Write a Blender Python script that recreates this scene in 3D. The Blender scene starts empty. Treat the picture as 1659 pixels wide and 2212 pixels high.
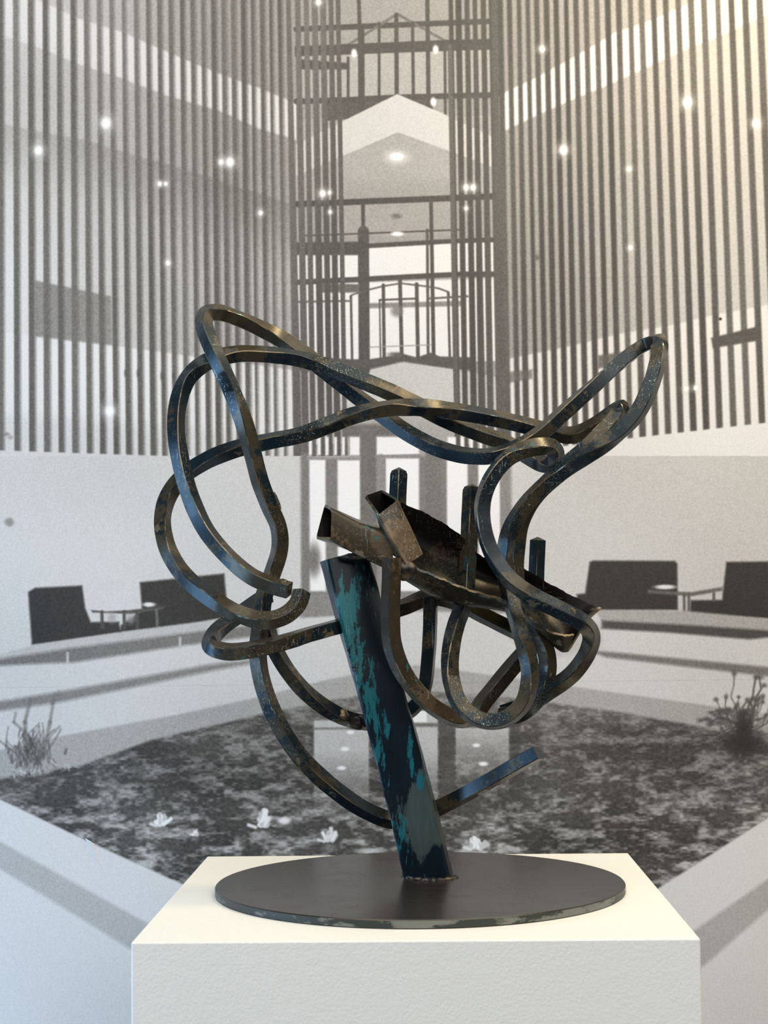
import bpy, bmesh, math, random
import numpy as np
from mathutils import Vector, Matrix

random.seed(7)
SC = bpy.context.scene
C = SC.collection

# ------------------------------------------------------------------ camera
FW, FH, FPX = 1659.0, 2212.0, 3480.0
CX, CY = 829.5, 1106.0
CAM = np.array([0.01227, -1.43561, 1.28847])
YAW, PITCH, ROLL = 0.02413, 0.06185, 0.01173


def rot(yaw, pitch, roll):
    cy, sy = math.cos(yaw), math.sin(yaw)
    cp, sp = math.cos(pitch), math.sin(pitch)
    cr, sr = math.cos(roll), math.sin(roll)
    Rz = np.array([[cy, -sy, 0], [sy, cy, 0], [0, 0, 1]])
    Rx = np.array([[1, 0, 0], [0, cp, -sp], [0, sp, cp]])
    Ry = np.array([[cr, 0, sr], [0, 1, 0], [-sr, 0, cr]])
    return Rz @ Rx @ Ry


RC = rot(YAW, PITCH, ROLL)
cam_data = bpy.data.cameras.new('camera')
cam = bpy.data.objects.new('camera', cam_data)
C.objects.link(cam)
cam_data.sensor_fit = 'VERTICAL'
cam_data.sensor_height = 24.0
cam_data.lens = 24.0 * FPX / FH
cam_data.clip_start = 0.02
m4 = Matrix.Identity(4)
for r in range(3):
    m4[r][0] = RC[r, 0]
    m4[r][1] = RC[r, 2]
    m4[r][2] = -RC[r, 1]
    m4[r][3] = CAM[r]
cam.matrix_world = m4
SC.camera = cam

# ------------------------------------------------------------------ world, lights, exposure
SC.view_settings.view_transform = 'Standard'
SC.view_settings.look = 'None'
SC.view_settings.gamma = 1.0
SC.view_settings.exposure = -0.04
SC.view_settings.use_curve_mapping = False

world = bpy.data.worlds.new('gallery_ambience')
SC.world = world
world.use_nodes = True
wb = world.node_tree.nodes['Background']
wb.inputs[0].default_value = (0.93, 0.96, 1.0, 1)
wb.inputs[1].default_value = 0.09


def aim(o, target):
    d = Vector(target) - o.location
    o.rotation_euler = d.to_track_quat('-Z', 'Y').to_euler()


def area_light(name, loc, target, sx, sy, power, col):
    l = bpy.data.lights.new(name, 'AREA')
    l.shape = 'RECTANGLE'
    l.size, l.size_y = sx, sy
    l.energy = power
    l.color = col
    o = bpy.data.objects.new(name, l)
    C.objects.link(o)
    o.location = loc
    aim(o, target)
    return o


# daylight from the tall windows at the left of the room
area_light('window_daylight', (-2.2, -0.3, 0.95), (0.0, 0.6, 0.95), 1.3, 1.5, 60.0, (0.37, 0.64, 1.0))
# soft overhead light, added to brighten upward faces and leave undersides dark
area_light('overhead_fill', (0.3, -0.7, 3.3), (0.1, 0.3, 1.0), 3.4, 2.6, 77.0, (1.0, 0.94, 0.82))
# unseen fill added on the visitor's side for plinth front and mural right
area_light('front_fill', (1.9, -3.4, 3.2), (0.2, 0.6, 1.0), 5.0, 3.0, 108.0, (1.0, 0.915, 0.85))
# warm ceiling spot grazing the right of the mural
sl = bpy.data.lights.new('ceiling_spot', 'SPOT')
sl.energy = 62.0
sl.color = (1.0, 0.77, 0.42)
sl.spot_size = math.radians(120)
sl.spot_blend = 1.0
sl.shadow_soft_size = 0.09
so = bpy.data.objects.new('ceiling_spot', sl)
C.objects.link(so)
so.location = (0.80, 0.46, 2.80)
aim(so, (0.55, 0.90, 1.9))

# ------------------------------------------------------------------ pixel -> place helpers


def ray(px, py):
    return RC @ np.array([(px - CX) / FPX, 1.0, -(py - CY) / FPX])


def at_y(px, py, Y):
    d = ray(px, py)
    return CAM + d * ((Y - CAM[1]) / d[1])


def at_z(px, py, Z):
    d = ray(px, py)
    return CAM + d * ((Z - CAM[2]) / d[2])


ZT = 1.0           # top of the plinth
DISC_T = 0.0085
WALL_Y = 0.95
YC = 0.2843        # depth of the post's foot
BASE = np.array([0.004, 0.2575, ZT])

# ------------------------------------------------------------------ node helpers


def mat_new(name):
    m = bpy.data.materials.new(name)
    m.use_nodes = True
    nt = m.node_tree
    b = nt.nodes['Principled BSDF']
    return m, nt, b


def N(nt, typ, **kw):
    n = nt.nodes.new(typ)
    for k, v in kw.items():
        if k.startswith('i_'):
            n.inputs[k[2:].replace('_', ' ')].default_value = v
        else:
            setattr(n, k, v)
    return n


def ramp(nt, fac, stops):
    n = nt.nodes.new('ShaderNodeValToRGB')
    e = n.color_ramp.elements
    while len(e) < len(stops):
        e.new(0.5)
    for el, (p, c) in zip(e, stops):
        el.position = p
        el.color = (c, c, c, 1) if not isinstance(c, tuple) else (*c, 1)
    nt.links.new(fac, n.inputs[0])
    return n.outputs[0]


def mix(nt, fac, a, b, mode='MIX'):
    n = nt.nodes.new('ShaderNodeMix')
    n.data_type = 'RGBA'
    n.blend_type = mode
    for sock, v in ((n.inputs[0], fac), (n.inputs[6], a), (n.inputs[7], b)):
        if isinstance(v, (int, float)):
            sock.default_value = v
        elif isinstance(v, tuple):
            sock.default_value = (*v, 1)
        else:
            nt.links.new(v, sock)
    return n.outputs[2]


def math_n(nt, op, a, b):
    n = nt.nodes.new('ShaderNodeMath')
    n.operation = op
    for sock, v in ((n.inputs[0], a), (n.inputs[1], b)):
        if isinstance(v, (int, float)):
            sock.default_value = v
        else:
            nt.links.new(v, sock)
    return n.outputs[0]


def coords(nt, scale=(1, 1, 1), rotv=(0, 0, 0)):
    tc = nt.nodes.new('ShaderNodeTexCoord')
    mp = nt.nodes.new('ShaderNodeMapping')
    mp.inputs['Scale'].default_value = scale
    mp.inputs['Rotation'].default_value = rotv
    nt.links.new(tc.outputs['Object'], mp.inputs['Vector'])
    return mp.outputs[0]


def noise(nt, vec, scale, detail=4, rough=0.55, dist=0.0):
    n = nt.nodes.new('ShaderNodeTexNoise')
    n.inputs['Scale'].default_value = scale
    n.inputs['Detail'].default_value = detail
    n.inputs['Roughness'].default_value = rough
    n.inputs['Distortion'].default_value = dist
    nt.links.new(vec, n.inputs['Vector'])
    return n.outputs[0]


def bump(nt, b, h, strength, dist=0.001):
    n = nt.nodes.new('ShaderNodeBump')
    n.inputs['Strength'].default_value = strength
    n.inputs['Distance'].default_value = dist
    nt.links.new(h, n.inputs['Height'])
    nt.links.new(n.outputs[0], b.inputs['Normal'])


# ------------------------------------------------------------------ materials


def patina(name, dark, brown, teal, brown_t, teal_t, scratch=0.5, metal=0.55, seed=0.0, stretch=(1, 1, 1), spec=0.30, low=None, flake=0.69, flake_col=(0.15, 0.115, 0.068)):
    """dark waxed metal with brown and verdigris patches and fine pale scratches"""
    m, nt, b = mat_new(name)
    v = coords(nt, stretch)
    off = nt.nodes.new('ShaderNodeVectorMath')
    off.operation = 'ADD'
    off.inputs[1].default_value = (seed, seed * 0.7, seed * 1.3)
    nt.links.new(v, off.inputs[0])
    v = off.outputs[0]
    n1 = noise(nt, v, 11.0, 7, 0.62, 0.2)
    n2 = noise(nt, v, 30.0, 8, 0.68, 0.25)
    n3 = noise(nt, v, 90.0, 5, 0.6)
    if low is not None:
        sx = nt.nodes.new('ShaderNodeSeparateXYZ')
        nt.links.new(coords(nt), sx.inputs[0])
        zr = ramp(nt, sx.outputs[2], [(0.030, 0.0), (0.055, 1.0), (0.09, 1.0), (0.17, 0.0)])
        n1 = math_n(nt, 'ADD', n1, math_n(nt, 'MULTIPLY', zr, low))
    n5 = noise(nt, v, 170.0, 5, 0.7)
    n1 = math_n(nt, 'ADD', n1, math_n(nt, 'MULTIPLY', math_n(nt, 'SUBTRACT', n5, 0.5), 0.30))
    f1 = ramp(nt, n1, [(brown_t - 0.012, 0.0), (brown_t + 0.02, 1.0)])
    col = mix(nt, f1, dark, brown)
    # mottling in value, always there
    mott = ramp(nt, n3, [(0.35, 0.82), (0.65, 1.15)])
    col = mix(nt, 1.0, col, mott, 'MULTIPLY')
    n2b = math_n(nt, 'ADD', n2, math_n(nt, 'MULTIPLY', math_n(nt, 'SUBTRACT', n5, 0.5), 0.42))
    f2 = ramp(nt, n2b, [(teal_t, 0.0), (teal_t + 0.035, 1.0)])
    col = mix(nt, f2, col, teal)
    # pale flakes where the coating has come off
    fv = nt.nodes.new('ShaderNodeVectorMath')
    fv.operation = 'ADD'
    fv.inputs[1].default_value = (4.2, 1.7, 9.4)
    nt.links.new(v, fv.inputs[0])
    f6 = ramp(nt, noise(nt, fv.outputs[0], 19.0, 9, 0.66, 0.1), [(flake, 0.0), (flake + 0.012, 0.85)])
    col = mix(nt, f6, col, flake_col)
    # scratches: short straight strokes, strongly stretched noise
    tot = None
    for k, (sc, rt) in enumerate((((40, 900, 900), (0.3, 0.8, 0.5)), ((900, 40, 700), (0.9, 0.2, 1.1)), ((800, 800, 36), (0.4, 0.6, 0.2)), ((900, 900, 44), (-0.5, -0.5, 0.9)))):
        st = noise(nt, coords(nt, sc, rt), 1.0, 0, 0.4)
        l = ramp(nt, st, [(0.755, 0.0), (0.78, 1.0)])
        tot = l if tot is None else math_n(nt, 'MAXIMUM', tot, l)
    patch = ramp(nt, noise(nt, v, 13.0, 3), [(0.48, 0.0), (0.62, 1.0)])
    fs = math_n(nt, 'MULTIPLY', math_n(nt, 'MULTIPLY', tot, patch), scratch)
    col = mix(nt, fs, col, (0.26, 0.31, 0.29))
    nt.links.new(col, b.inputs['Base Color'])
    b.inputs['Metallic'].default_value = metal
    b.inputs['Specular IOR Level'].default_value = spec
    r = ramp(nt, n2, [(0.35, 0.24), (0.65, 0.30)])
    nt.links.new(r, b.inputs['Roughness'])
    n4 = noise(nt, v, 240.0, 4, 0.6)
    hb = math_n(nt, 'ADD', math_n(nt, 'MULTIPLY', n3, 0.5), n4)
    bump(nt, b, hb, 0.12, 0.0008)
    return m


M_BAR = patina('patina_bar', (0.011, 0.020, 0.0255), (0.052, 0.043, 0.027), (0.018, 0.085, 0.092), 0.505, 0.66, 0.8, 0.3, 0.0, flake=0.655)
M_EDGE = patina('patina_worn_edge', (0.040, 0.046, 0.043), (0.17, 0.13, 0.075), (0.10, 0.20, 0.19), 0.53, 0.64, 0.3, 0.5, 1.3)
M_POST = patina('patina_post', (0.0055, 0.012, 0.018), (0.050, 0.068, 0.062), (0.012, 0.120, 0.145), 0.68, 0.550, 1.0, 0.2, 3.1, stretch=(1.0, 1.0, 0.24), low=0.20, flake=0.70, flake_col=(0.10, 0.12, 0.11))
M_SCOOP = patina('patina_scoop', (0.030, 0.025, 0.015), (0.085, 0.066, 0.038), (0.05, 0.13, 0.11), 0.53, 0.62, 0.8, 0.25, 5.7, flake=0.62, flake_col=(0.20, 0.155, 0.10))
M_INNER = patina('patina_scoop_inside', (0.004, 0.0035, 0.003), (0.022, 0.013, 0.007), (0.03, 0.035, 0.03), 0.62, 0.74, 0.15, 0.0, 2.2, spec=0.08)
M_RUST = patina('patina_rust', (0.040, 0.031, 0.018), (0.105, 0.074, 0.042), (0.02, 0.14, 0.14), 0.54, 0.61, 0.8, 0.2, 8.3, flake=0.61, flake_col=(0.21, 0.165, 0.115))


def make_disc_mat():
    m, nt, b = mat_new('blackened_steel')
    v = coords(nt)
    n1 = noise(nt, coords(nt, (3, 40, 40)), 4.0, 4)
    n2 = noise(nt, v, 30.0, 5)
    col = mix(nt, ramp(nt, n1, [(0.35, 0.0), (0.65, 1.0)]), (0.042, 0.034, 0.028), (0.054, 0.045, 0.037))
    fl = ramp(nt, n2, [(0.70, 0.0), (0.74, 1.0)])
    col = mix(nt, fl, col, (0.02, 0.02, 0.02))
    nt.links.new(col, b.inputs['Base Color'])
    b.inputs['Metallic'].default_value = 0.55
    nt.links.new(ramp(nt, n2, [(0.3, 0.22), (0.7, 0.30)]), b.inputs['Roughness'])
    bump(nt, b, n2, 0.02, 0.0003)
    return m


def make_rim_mat():
    m, nt, b = mat_new('chipped_rim')
    n1 = noise(nt, coords(nt, (1, 1, 3)), 16.0, 6, 0.65)
    n2 = noise(nt, coords(nt, (1, 1, 0.4)), 5.0, 2)
    col = mix(nt, ramp(nt, n1, [(0.52, 0.0), (0.58, 1.0)]), (0.030, 0.038, 0.034), (0.17, 0.18, 0.16))
    col = mix(nt, ramp(nt, n2, [(0.66, 0.0), (0.72, 1.0)]), col, (0.20, 0.05, 0.02))
    nt.links.new(col, b.inputs['Base Color'])
    b.inputs['Metallic'].default_value = 0.3
    b.inputs['Roughness'].default_value = 0.45
    bump(nt, b, n1, 0.3, 0.001)
    return m


def make_weld_mat():
    m, nt, b = mat_new('weld_slag')
    n1 = noise(nt, coords(nt), 60.0, 5)
    col = mix(nt, ramp(nt, n1, [(0.45, 0.0), (0.65, 1.0)]), (0.02, 0.022, 0.026), (0.13, 0.10, 0.06))
    nt.links.new(col, b.inputs['Base Color'])
    b.inputs['Metallic'].default_value = 0.6
    b.inputs['Roughness'].default_value = 0.35
    bump(nt, b, n1, 0.6, 0.002)
    return m


def make_paint(name, col, texture=0.35, sc=230.0):
    m, nt, b = mat_new(name)
    v = coords(nt)
    n1 = noise(nt, v, sc, 3, 0.5)
    n2 = noise(nt, v, sc * 0.28, 3, 0.5)
    h = math_n(nt, 'ADD', n1, math_n(nt, 'MULTIPLY', n2, 0.8))
    b.inputs['Base Color'].default_value = (*col, 1)
    b.inputs['Roughness'].default_value = 0.5
    bump(nt, b, h, texture, 0.0012)
    return m


M_DISC, M_RIM, M_WELD = make_disc_mat(), make_rim_mat(), make_weld_mat()
M_PLINTH = make_paint('roller_painted_white', (0.80, 0.81, 0.77), 0.36, 300.0)
M_WALL = make_paint('gallery_wall_paint', (0.78, 0.78, 0.77), 0.1)


def make_floor_mat():
    m, nt, b = mat_new('grey_gallery_floor')
    n1 = noise(nt, coords(nt), 6.0, 5)
    nt.links.new(mix(nt, n1, (0.12, 0.115, 0.105), (0.16, 0.155, 0.145)), b.inputs['Base Color'])
    b.inputs['Roughness'].default_value = 0.45
    return m


# ------------------------------------------------------------------ object helpers


def link_mesh(name, verts, faces, mats, parent=None, origin=(0, 0, 0), smooth=True, sharp=35):
    me = bpy.data.meshes.new(name)
    o0 = np.array(origin)
    me.from_pydata([tuple(np.array(v) - o0) for v in verts], [], faces)
    me.update()
    bm = bmesh.new()
    bm.from_mesh(me)
    bmesh.ops.recalc_face_normals(bm, faces=bm.faces)
    bm.to_mesh(me)
    bm.free()
    for mm in (mats if isinstance(mats, (list, tuple)) else [mats]):
        me.materials.append(mm)
    if smooth:
        me.polygons.foreach_set('use_smooth', [True] * len(me.polygons))
        me.set_sharp_from_angle(angle=math.radians(sharp))
    o = bpy.data.objects.new(name, me)
    C.objects.link(o)
    if parent is not None:
        o.parent = parent
    else:
        o.location = origin
    return o


def empty(name, loc, label, cat):
    o = bpy.data.objects.new(name, None)
    o.empty_display_size = 0.05
    C.objects.link(o)
    o.location = loc
    o['label'] = label
    o['category'] = cat
    return o


def box_data(x0, x1, y0, y1, z0, z1):
    v = [(x, y, z) for x in (x0, x1) for y in (y0, y1) for z in (z0, z1)]
    f = [(0, 1, 3, 2), (4, 6, 7, 5), (0, 4, 5, 1), (2, 3, 7, 6), (0, 2, 6, 4), (1, 5, 7, 3)]
    return v, f


# ------------------------------------------------------------------ the setting
v, f = box_data(-3.2, 3.2, -5.0, WALL_Y + 0.1, -0.05, 0.0)
fl = link_mesh('floor', v, f, make_floor_mat(), smooth=False)
fl['kind'] = 'structure'
v, f = box_data(-3.2, 3.2, WALL_Y + 0.002, WALL_Y + 0.12, 0.0, 3.0)
wl = link_mesh('wall_back', v, f, M_WALL, smooth=False)
wl['kind'] = 'structure'

# ------------------------------------------------------------------ the printed mural
MX0, MX1, MZ0, MZ1 = -1.25, 1.15, 0.10, 2.60
PPM = 1200.0
TW, TH = int((MX1 - MX0) * PPM), int((MZ1 - MZ0) * PPM)


def wall_px(X, Z):
    """where a point of the mural plane shows in the photograph (for tracing the print)"""
    qx = X - CAM[0]
    qy = WALL_Y - CAM[1]
    qz = Z - CAM[2]
    a = qx * RC[0, 0] + qy * RC[1, 0] + qz * RC[2, 0]
    b_ = qx * RC[0, 1] + qy * RC[1, 1] + qz * RC[2, 1]
    c = qx * RC[0, 2] + qy * RC[1, 2] + qz * RC[2, 2]
    return CX + FPX * a / b_, CY - FPX * c / b_


def paint_print():
    rng = np.random.default_rng(11)
    xs = (MX0 + (np.arange(TW) + 0.5) / PPM).astype(np.float32)
    zs = (MZ0 + (np.arange(TH) + 0.5) / PPM).astype(np.float32)
    PX, PY = wall_px(xs[None, :], zs[:, None])
    PX = PX.astype(np.float32)
    PY = PY.astype(np.float32)
    img = np.full((TH, TW), 0.80, np.float32)

    def win(x0, x1, y0, y1):
        cs = [at_y(a, b, WALL_Y) for a in (x0, x1) for b in (y0, y1)]
        i0 = int((min(c[0] for c in cs) - MX0) * PPM) - 1
        i1 = int((max(c[0] for c in cs) - MX0) * PPM) + 2
        j0 = int((min(c[2] for c in cs) - MZ0) * PPM) - 1
        j1 = int((max(c[2] for c in cs) - MZ0) * PPM) + 2
        return (slice(max(j0, 0), max(min(j1, TH), 0)), slice(max(i0, 0), max(min(i1, TW), 0)))

    def put(w, alpha, val, dst=None):
        d = img if dst is None else dst
        d[w] += alpha * (val - d[w])

    def seg_d2(X, Y, ax, ay, bx, by):
        vx, vy = bx - ax, by - ay
        L = vx * vx + vy * vy + 1e-9
        t = np.clip(((X - ax) * vx + (Y - ay) * vy) / L, 0, 1)
        return (X - ax - t * vx) ** 2 + (Y - ay - t * vy) ** 2

    def poly(pts, val, soft=4.0, a=1.0, dst=None):
        px = [p[0] for p in pts]
        py = [p[1] for p in pts]
        w = win(min(px) - soft, max(px) + soft, min(py) - soft, max(py) + soft)
        X, Y = PX[w], PY[w]
        if X.size == 0:
            return
        d2 = np.full(X.shape, 1e9, np.float32)
        ins = np.zeros(X.shape, bool)
        n = len(pts)
        for i in range(n):
            ax, ay = pts[i]
            bx, by = pts[(i + 1) % n]
            d2 = np.minimum(d2, seg_d2(X, Y, ax, ay, bx, by))
            if ay != by:
                c = ((ay > Y) != (by > Y)) & (X < (bx - ax) * (Y - ay) / (by - ay) + ax)
                ins ^= c
        sd = np.sqrt(d2) * np.where(ins, 1, -1)
        al = np.clip(0.5 + sd / soft, 0, 1) * a
        put(w, al, val, dst)

    def line(pts, wd, val, soft=3.0, a=1.0, dst=None):
        px = [p[0] for p in pts]
        py = [p[1] for p in pts]
        q = wd + soft
        w = win(min(px) - q, max(px) + q, min(py) - q, max(py) + q)
        X, Y = PX[w], PY[w]
        if X.size == 0:
            return
        d2 = np.full(X.shape, 1e9, np.float32)
        for i in range(len(pts) - 1):
            d2 = np.minimum(d2, seg_d2(X, Y, *pts[i], *pts[i + 1]))
        put(w, np.clip(0.5 + (wd / 2 - np.sqrt(d2)) / soft, 0, 1) * a, val, dst)

    def blob(cx, cy, rx, ry, val, a=1.0, p=2.0, dst=None):
        w = win(cx - 2.2 * rx, cx + 2.2 * rx, cy - 2.2 * ry, cy + 2.2 * ry)
        X, Y = PX[w], PY[w]
        if X.size == 0:
            return
        r2 = ((X - cx) / rx) ** 2 + ((Y - cy) / ry) ** 2
        put(w, np.exp(-0.7 * r2 ** (p / 2 + 0.5)) * a, val, dst)

    def vnoise(sx, sy, seed):
        """smooth value noise over photo coordinates, cells sx by sy"""
        r = np.random.default_rng(seed)
        gx = PX / sx + 700.0
        gy = PY / sy + 700.0
        ix = np.floor(gx).astype(np.int32)
        iy = np.floor(gy).astype(np.int32)
        fx = gx - ix
        fy = gy - iy
        fx = fx * fx * (3 - 2 * fx)
        fy = fy * fy * (3 - 2 * fy)
        tab = r.random((512, 512)).astype(np.float32)
        a = tab[iy & 511, ix & 511]
        b = tab[iy & 511, (ix + 1) & 511]
        c = tab[(iy + 1) & 511, ix & 511]
        d = tab[(iy + 1) & 511, (ix + 1) & 511]
        return (a + (b - a) * fx) * (1 - fy) + (c + (d - c) * fx) * fy

    def lin(x, pts):
        return np.interp(x, [p[0] for p in pts], [p[1] for p in pts])

    # ---- backdrop behind the slats
    up = PY < 1000
    g = 0.615 + 0.195 * np.clip((480 - PX) / 450, 0, 1) + 0.16 * np.clip((PX - 1080) / 420, 0, 1) + 0.07 * np.clip((PY - 350) / 250, 0, 1) * (PX < 860)
    img[:] = np.where(up, g, 0.82)
    # fascia bands of the galleries left and right
    XA = PX
    yu = lin(XA, [(-600, -280), (105, 10), (170, 40), (260, 68), (357, 110), (475, 160), (560, 190), (640, 223), (740, 265)])
    yl = lin(XA, [(-600, -180), (15, 80), (90, 105), (165, 137), (260, 168), (357, 205), (475, 240), (560, 278), (640, 302), (740, 340)])
    bandL = np.clip(0.5 + (PY - yu) / 6, 0, 1) * np.clip(0.5 + (yl - PY) / 6, 0, 1) * (PX < 745)
    img += bandL * (0.88 - img)
    y2 = lin(XA, [(-600, 60), (15, 270), (190, 305), (290, 335), (390, 363), (640, 445)])
    sh = np.clip(0.5 + (PY - y2) / 8, 0, 1) * np.clip(1 - (PY - y2) / 140, 0, 1) * (PX < 640)
    img -= sh * 0.10
    yb = lin(XA, [(-600, 625), (15, 718), (90, 728), (150, 735), (235, 745), (640, 800)])
    lowL = np.clip(0.5 + (PY - yb) / 5, 0, 1) * (PX < 640)
    img += lowL * (0.90 - img)
    yf = lin(XA, [(-600, 860), (15, 880), (640, 930)])
    img -= np.clip((PY - yf) / 30, 0, 1) * (PX < 640) * (PY < 1000) * 0.05
    poly([(76, 606), (240, 640), (243, 746), (76, 727)], 0.56, 6)
    yu = lin(XA, [(1060, 225), (1095, 197), (1153, 170), (1237, 125), (1329, 70), (1399, 47), (1479, 12), (1520, -10), (2300, -400)])
    yl = lin(XA, [(1060, 300), (1095, 280), (1153, 252), (1237, 215), (1329, 177), (1399, 145), (1479, 108), (1536, 86), (1654, 33), (2300, -260)])
    bandR = np.clip(0.5 + (PY - yu) / 6, 0, 1) * np.clip(0.5 + (yl - PY) / 6, 0, 1) * (PX > 960)
    img += bandR * (0.97 - img)
    yb = lin(XA, [(1060, 784), (1107, 773), (1230, 748), (1343, 720), (1447, 703), (1529, 683), (1650, 660), (2300, 520)])
    lowR = np.clip(0.5 + (PY - yb) / 5, 0, 1) * (PX > 1060) * (PY < 1000)
    img += lowR * (0.90 - img)

    # ---- the tall opening between the two banks of slats
    DK = 0.31
    cen = (PX > 640) & (PX < 1075) & (PY < 1000)
    img[cen] = 0.63
    poly([(640, 120), (1075, 100), (1075, 210), (640, 216)], 0.70, 4)
    poly([(748, 258), (858, 203), (968, 250), (1075, 250), (1075, 430), (640, 440), (640, 258)], 0.68, 3)
    poly([(640, 312), (858, 203), (1075, 300), (1075, 365), (860, 285), (640, 380)], 0.83, 3)
    for k in range(8):
        yy = 385 + k * 6
        poly([(745, yy), (975, yy - 8), (975, 430), (745, 438)], 0.62, 12, 0.16)
    blob(857, 340, 24, 14, 0.88, 0.8)
    blob(857, 338, 14, 8, 1.0, 1.0, 3)
    poly([(640, 440), (1075, 430), (1075, 505), (640, 515)], 0.65, 4)
    poly([(640, 530), (1075, 522), (1075, 592), (640, 604)], 0.93, 4)
    poly([(640, 615), (1075, 600), (1075, 780), (640, 785)], 0.94, 4)
    poly([(797, 655), (1000, 650), (1000, 661), (797, 666)], 0.55, 4)
    poly([(640, 800), (720, 812), (797, 800), (868, 782), (980, 797), (1075, 815), (1075, 960), (640, 960)], 0.80, 4)
    for k in range(6):
        poly([(735, 880 + k * 8), (985, 880 + k * 8), (985, 960), (735, 960)], 0.6, 14, 0.2)

    line([(640, 63), (1055, 46)], 12, DK)
    line([(748, 100), (858, 30), (968, 92)], 6, 0.44)
    poly([(637, 100), (968, 86), (1060, 84), (1060, 107), (968, 110), (637, 122)], DK, 3)
    poly([(650, 128), (752, 136), (752, 150), (650, 150)], DK, 4)
    line([(775, 0), (777, 60)], 8, DK)
    line([(780, 60), (781, 240)], 14, DK)
    line([(819, 50), (819, 218)], 6, DK)
    line([(856, 32), (857, 206)], 9, DK)
    line([(891, 50), (893, 216)], 7, DK)
    line([(923, 0), (926, 238)], 9, DK)
    line([(961, 105), (962, 250)], 6, DK)
    line([(752, 125), (752, 255)], 6, DK)
    line([(640, 219), (745, 216), (860, 210), (1075, 205)], 12, DK)
    poly([(700, 218), (845, 213), (752, 257), (700, 262)], DK, 3, 0.9)
    poly([(872, 212), (935, 209), (935, 236)], DK, 3, 0.9)
    poly([(748, 258), (858, 203), (968, 250), (968, 256), (970, 325), (860, 285), (748, 333)], 0.83, 3)
    for (x, y) in ((765, 115), (941, 107), (936, 220)):
        blob(x, y, 6, 9, 1.0, 1, 3)
    line([(640, 441), (745, 437), (975, 428), (1068, 424)], 13, DK - 0.02)
    line([(784, 440), (785, 520)], 8, DK)
    line([(785, 500), (787, 800)], 24, DK + 0.02)
    line([(931, 434), (937, 785)], 8, DK)
    line([(923, 497), (925, 785)], 6, DK + 0.03)
    blob(856, 467, 10, 5, 0.42, 0.9)
    line([(660, 509), (745, 506), (1000, 496)], 3.5, DK)
    blob(858, 505, 13, 5, 1.0, 1, 3)
    line([(640, 540), (745, 534), (975, 521), (1068, 518)], 10, DK)
    poly([(640, 524), (790, 522), (790, 551), (640, 551)], DK, 4)
    line([(640, 610), (745, 605), (1000, 592), (1068, 592)], 11, DK)
    poly([(690, 612), (775, 614), (775, 632), (690, 632)], 0.42, 4)
    line([(757, 642), (760, 637), (796, 626), (828, 618), (866, 612), (916, 618), (948, 623), (969, 631), (970, 640)], 3.5, DK + 0.05)
    for (x0, y0, x1, y1, wd) in ((828, 616, 830, 778, 7), (864, 606, 868, 778, 8), (900, 614, 903, 778, 8), (968, 632, 972, 782, 5),
                                 (758, 640, 761, 792, 5), (820, 650, 822, 775, 3)):
        line([(x0, y0), (x1, y1)], wd, DK + 0.02)
    line([(640, 652), (757, 650)], 4, DK + 0.1)
    line([(820, 648), (900, 645)], 4, DK)
    line([(925, 645), (1010, 640)], 4, DK + 0.05)
    line([(797, 750), (930, 745)], 2, 0.6)
    blob(857, 672, 12, 12, 0.5, 0.9, 3)
    poly([(640, 770), (760, 776), (800, 776), (850, 768), (860, 762), (900, 772), (930, 762), (950, 770), (1020, 772),
          (1020, 800), (980, 797), (870, 781), (800, 797), (740, 806), (640, 800)], DK + 0.04, 4)
    blob(853, 766, 14, 5, 0.4, 0.9)
    # dark column left of the opening, heavy rods right of it
    # ---- slats: light gaps as (left,right) at an upper and a lower height
    gap = []
    topL = [(9, 28), (41.5, 60), (74, 92), (105, 122.5), (135, 152), (165, 181), (194, 209), (220.6, 236), (247, 263), (272.5, 289), (300, 315), (325.5, 339.5)]
    botL = [(9.6, 31), (44.6, 63), (77.6, 95), (110, 126.6), (140, 156), (171, 187.6), (201, 216), (229.5, 245.5), (258.5, 272), (286, 298.5), (312, 325), (339, 350)]
    for k in range(1, 22):
        gap.append((0, 9 - 33.2 * k, 28.5 - 33.2 * k, 960, 9.4 - 33.2 * k, 30.6 - 33.2 * k, 'L'))
    for (a, b), (c, d) in zip(topL, botL):
        gap.append((0, a, b, 960, c, d, 'L'))
    t2 = [(351, 363.6), (375, 388.7), (399.5, 411), (423, 434), (444, 455.6), (467.7, 477.8), (490, 498), (510, 520), (532, 541.7), (551, 561),
          (572, 581.5), (588.7, 599.5), (610, 618), (627, 638), (648, 656.7), (666, 674), (685, 692), (703, 710.5), (719, 726.6)]
    b2 = [(358, 370), (382, 394.6), (406, 418.7), (429, 441.6), (453, 463), (476, 485.5), (497, 507), (518, 528), (540, 549), (556, 569), (579.5, 589),
          (597, 609), (617, 628.5), (643.7, 648.5), (661, 667), (676.7, 684), (696, 702.5), (713, 719), (730, 737)]
    for (a, b), (c, d) in zip(t2, b2):
        gap.append((0, a, b, 650, c, d, 'L'))
    t3 = [(978, 985), (996, 1004.6), (1013.5, 1022), (1030, 1039.6), (1049, 1057), (1086.6, 1095.5), (1106, 1116.7), (1126, 1135.5), (1145, 1154), (1165, 1174.6),
          (1186.6, 1196), (1207, 1219), (1228, 1239), (1250, 1261), (1272, 1284), (1295, 1307), (1319, 1331)]
    b3 = [(989, 996), (1006, 1014), (1025, 1031), (1043, 1049.7), (1061, 1068.5), (1098.6, 1107.6), (1118.6, 1126), (1138, 1149), (1158, 1168), (1179, 1188),
          (1200, 1209.5), (1221, 1230.5), (1242.6, 1253), (1265, 1276), (1288, 1300), (1311, 1323.6), (1335.6, 1347.7)]
    for (a, b), (c, d) in zip(t3, b3):
        gap.append((30, a, b, 650, c, d, 'R'))
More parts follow.
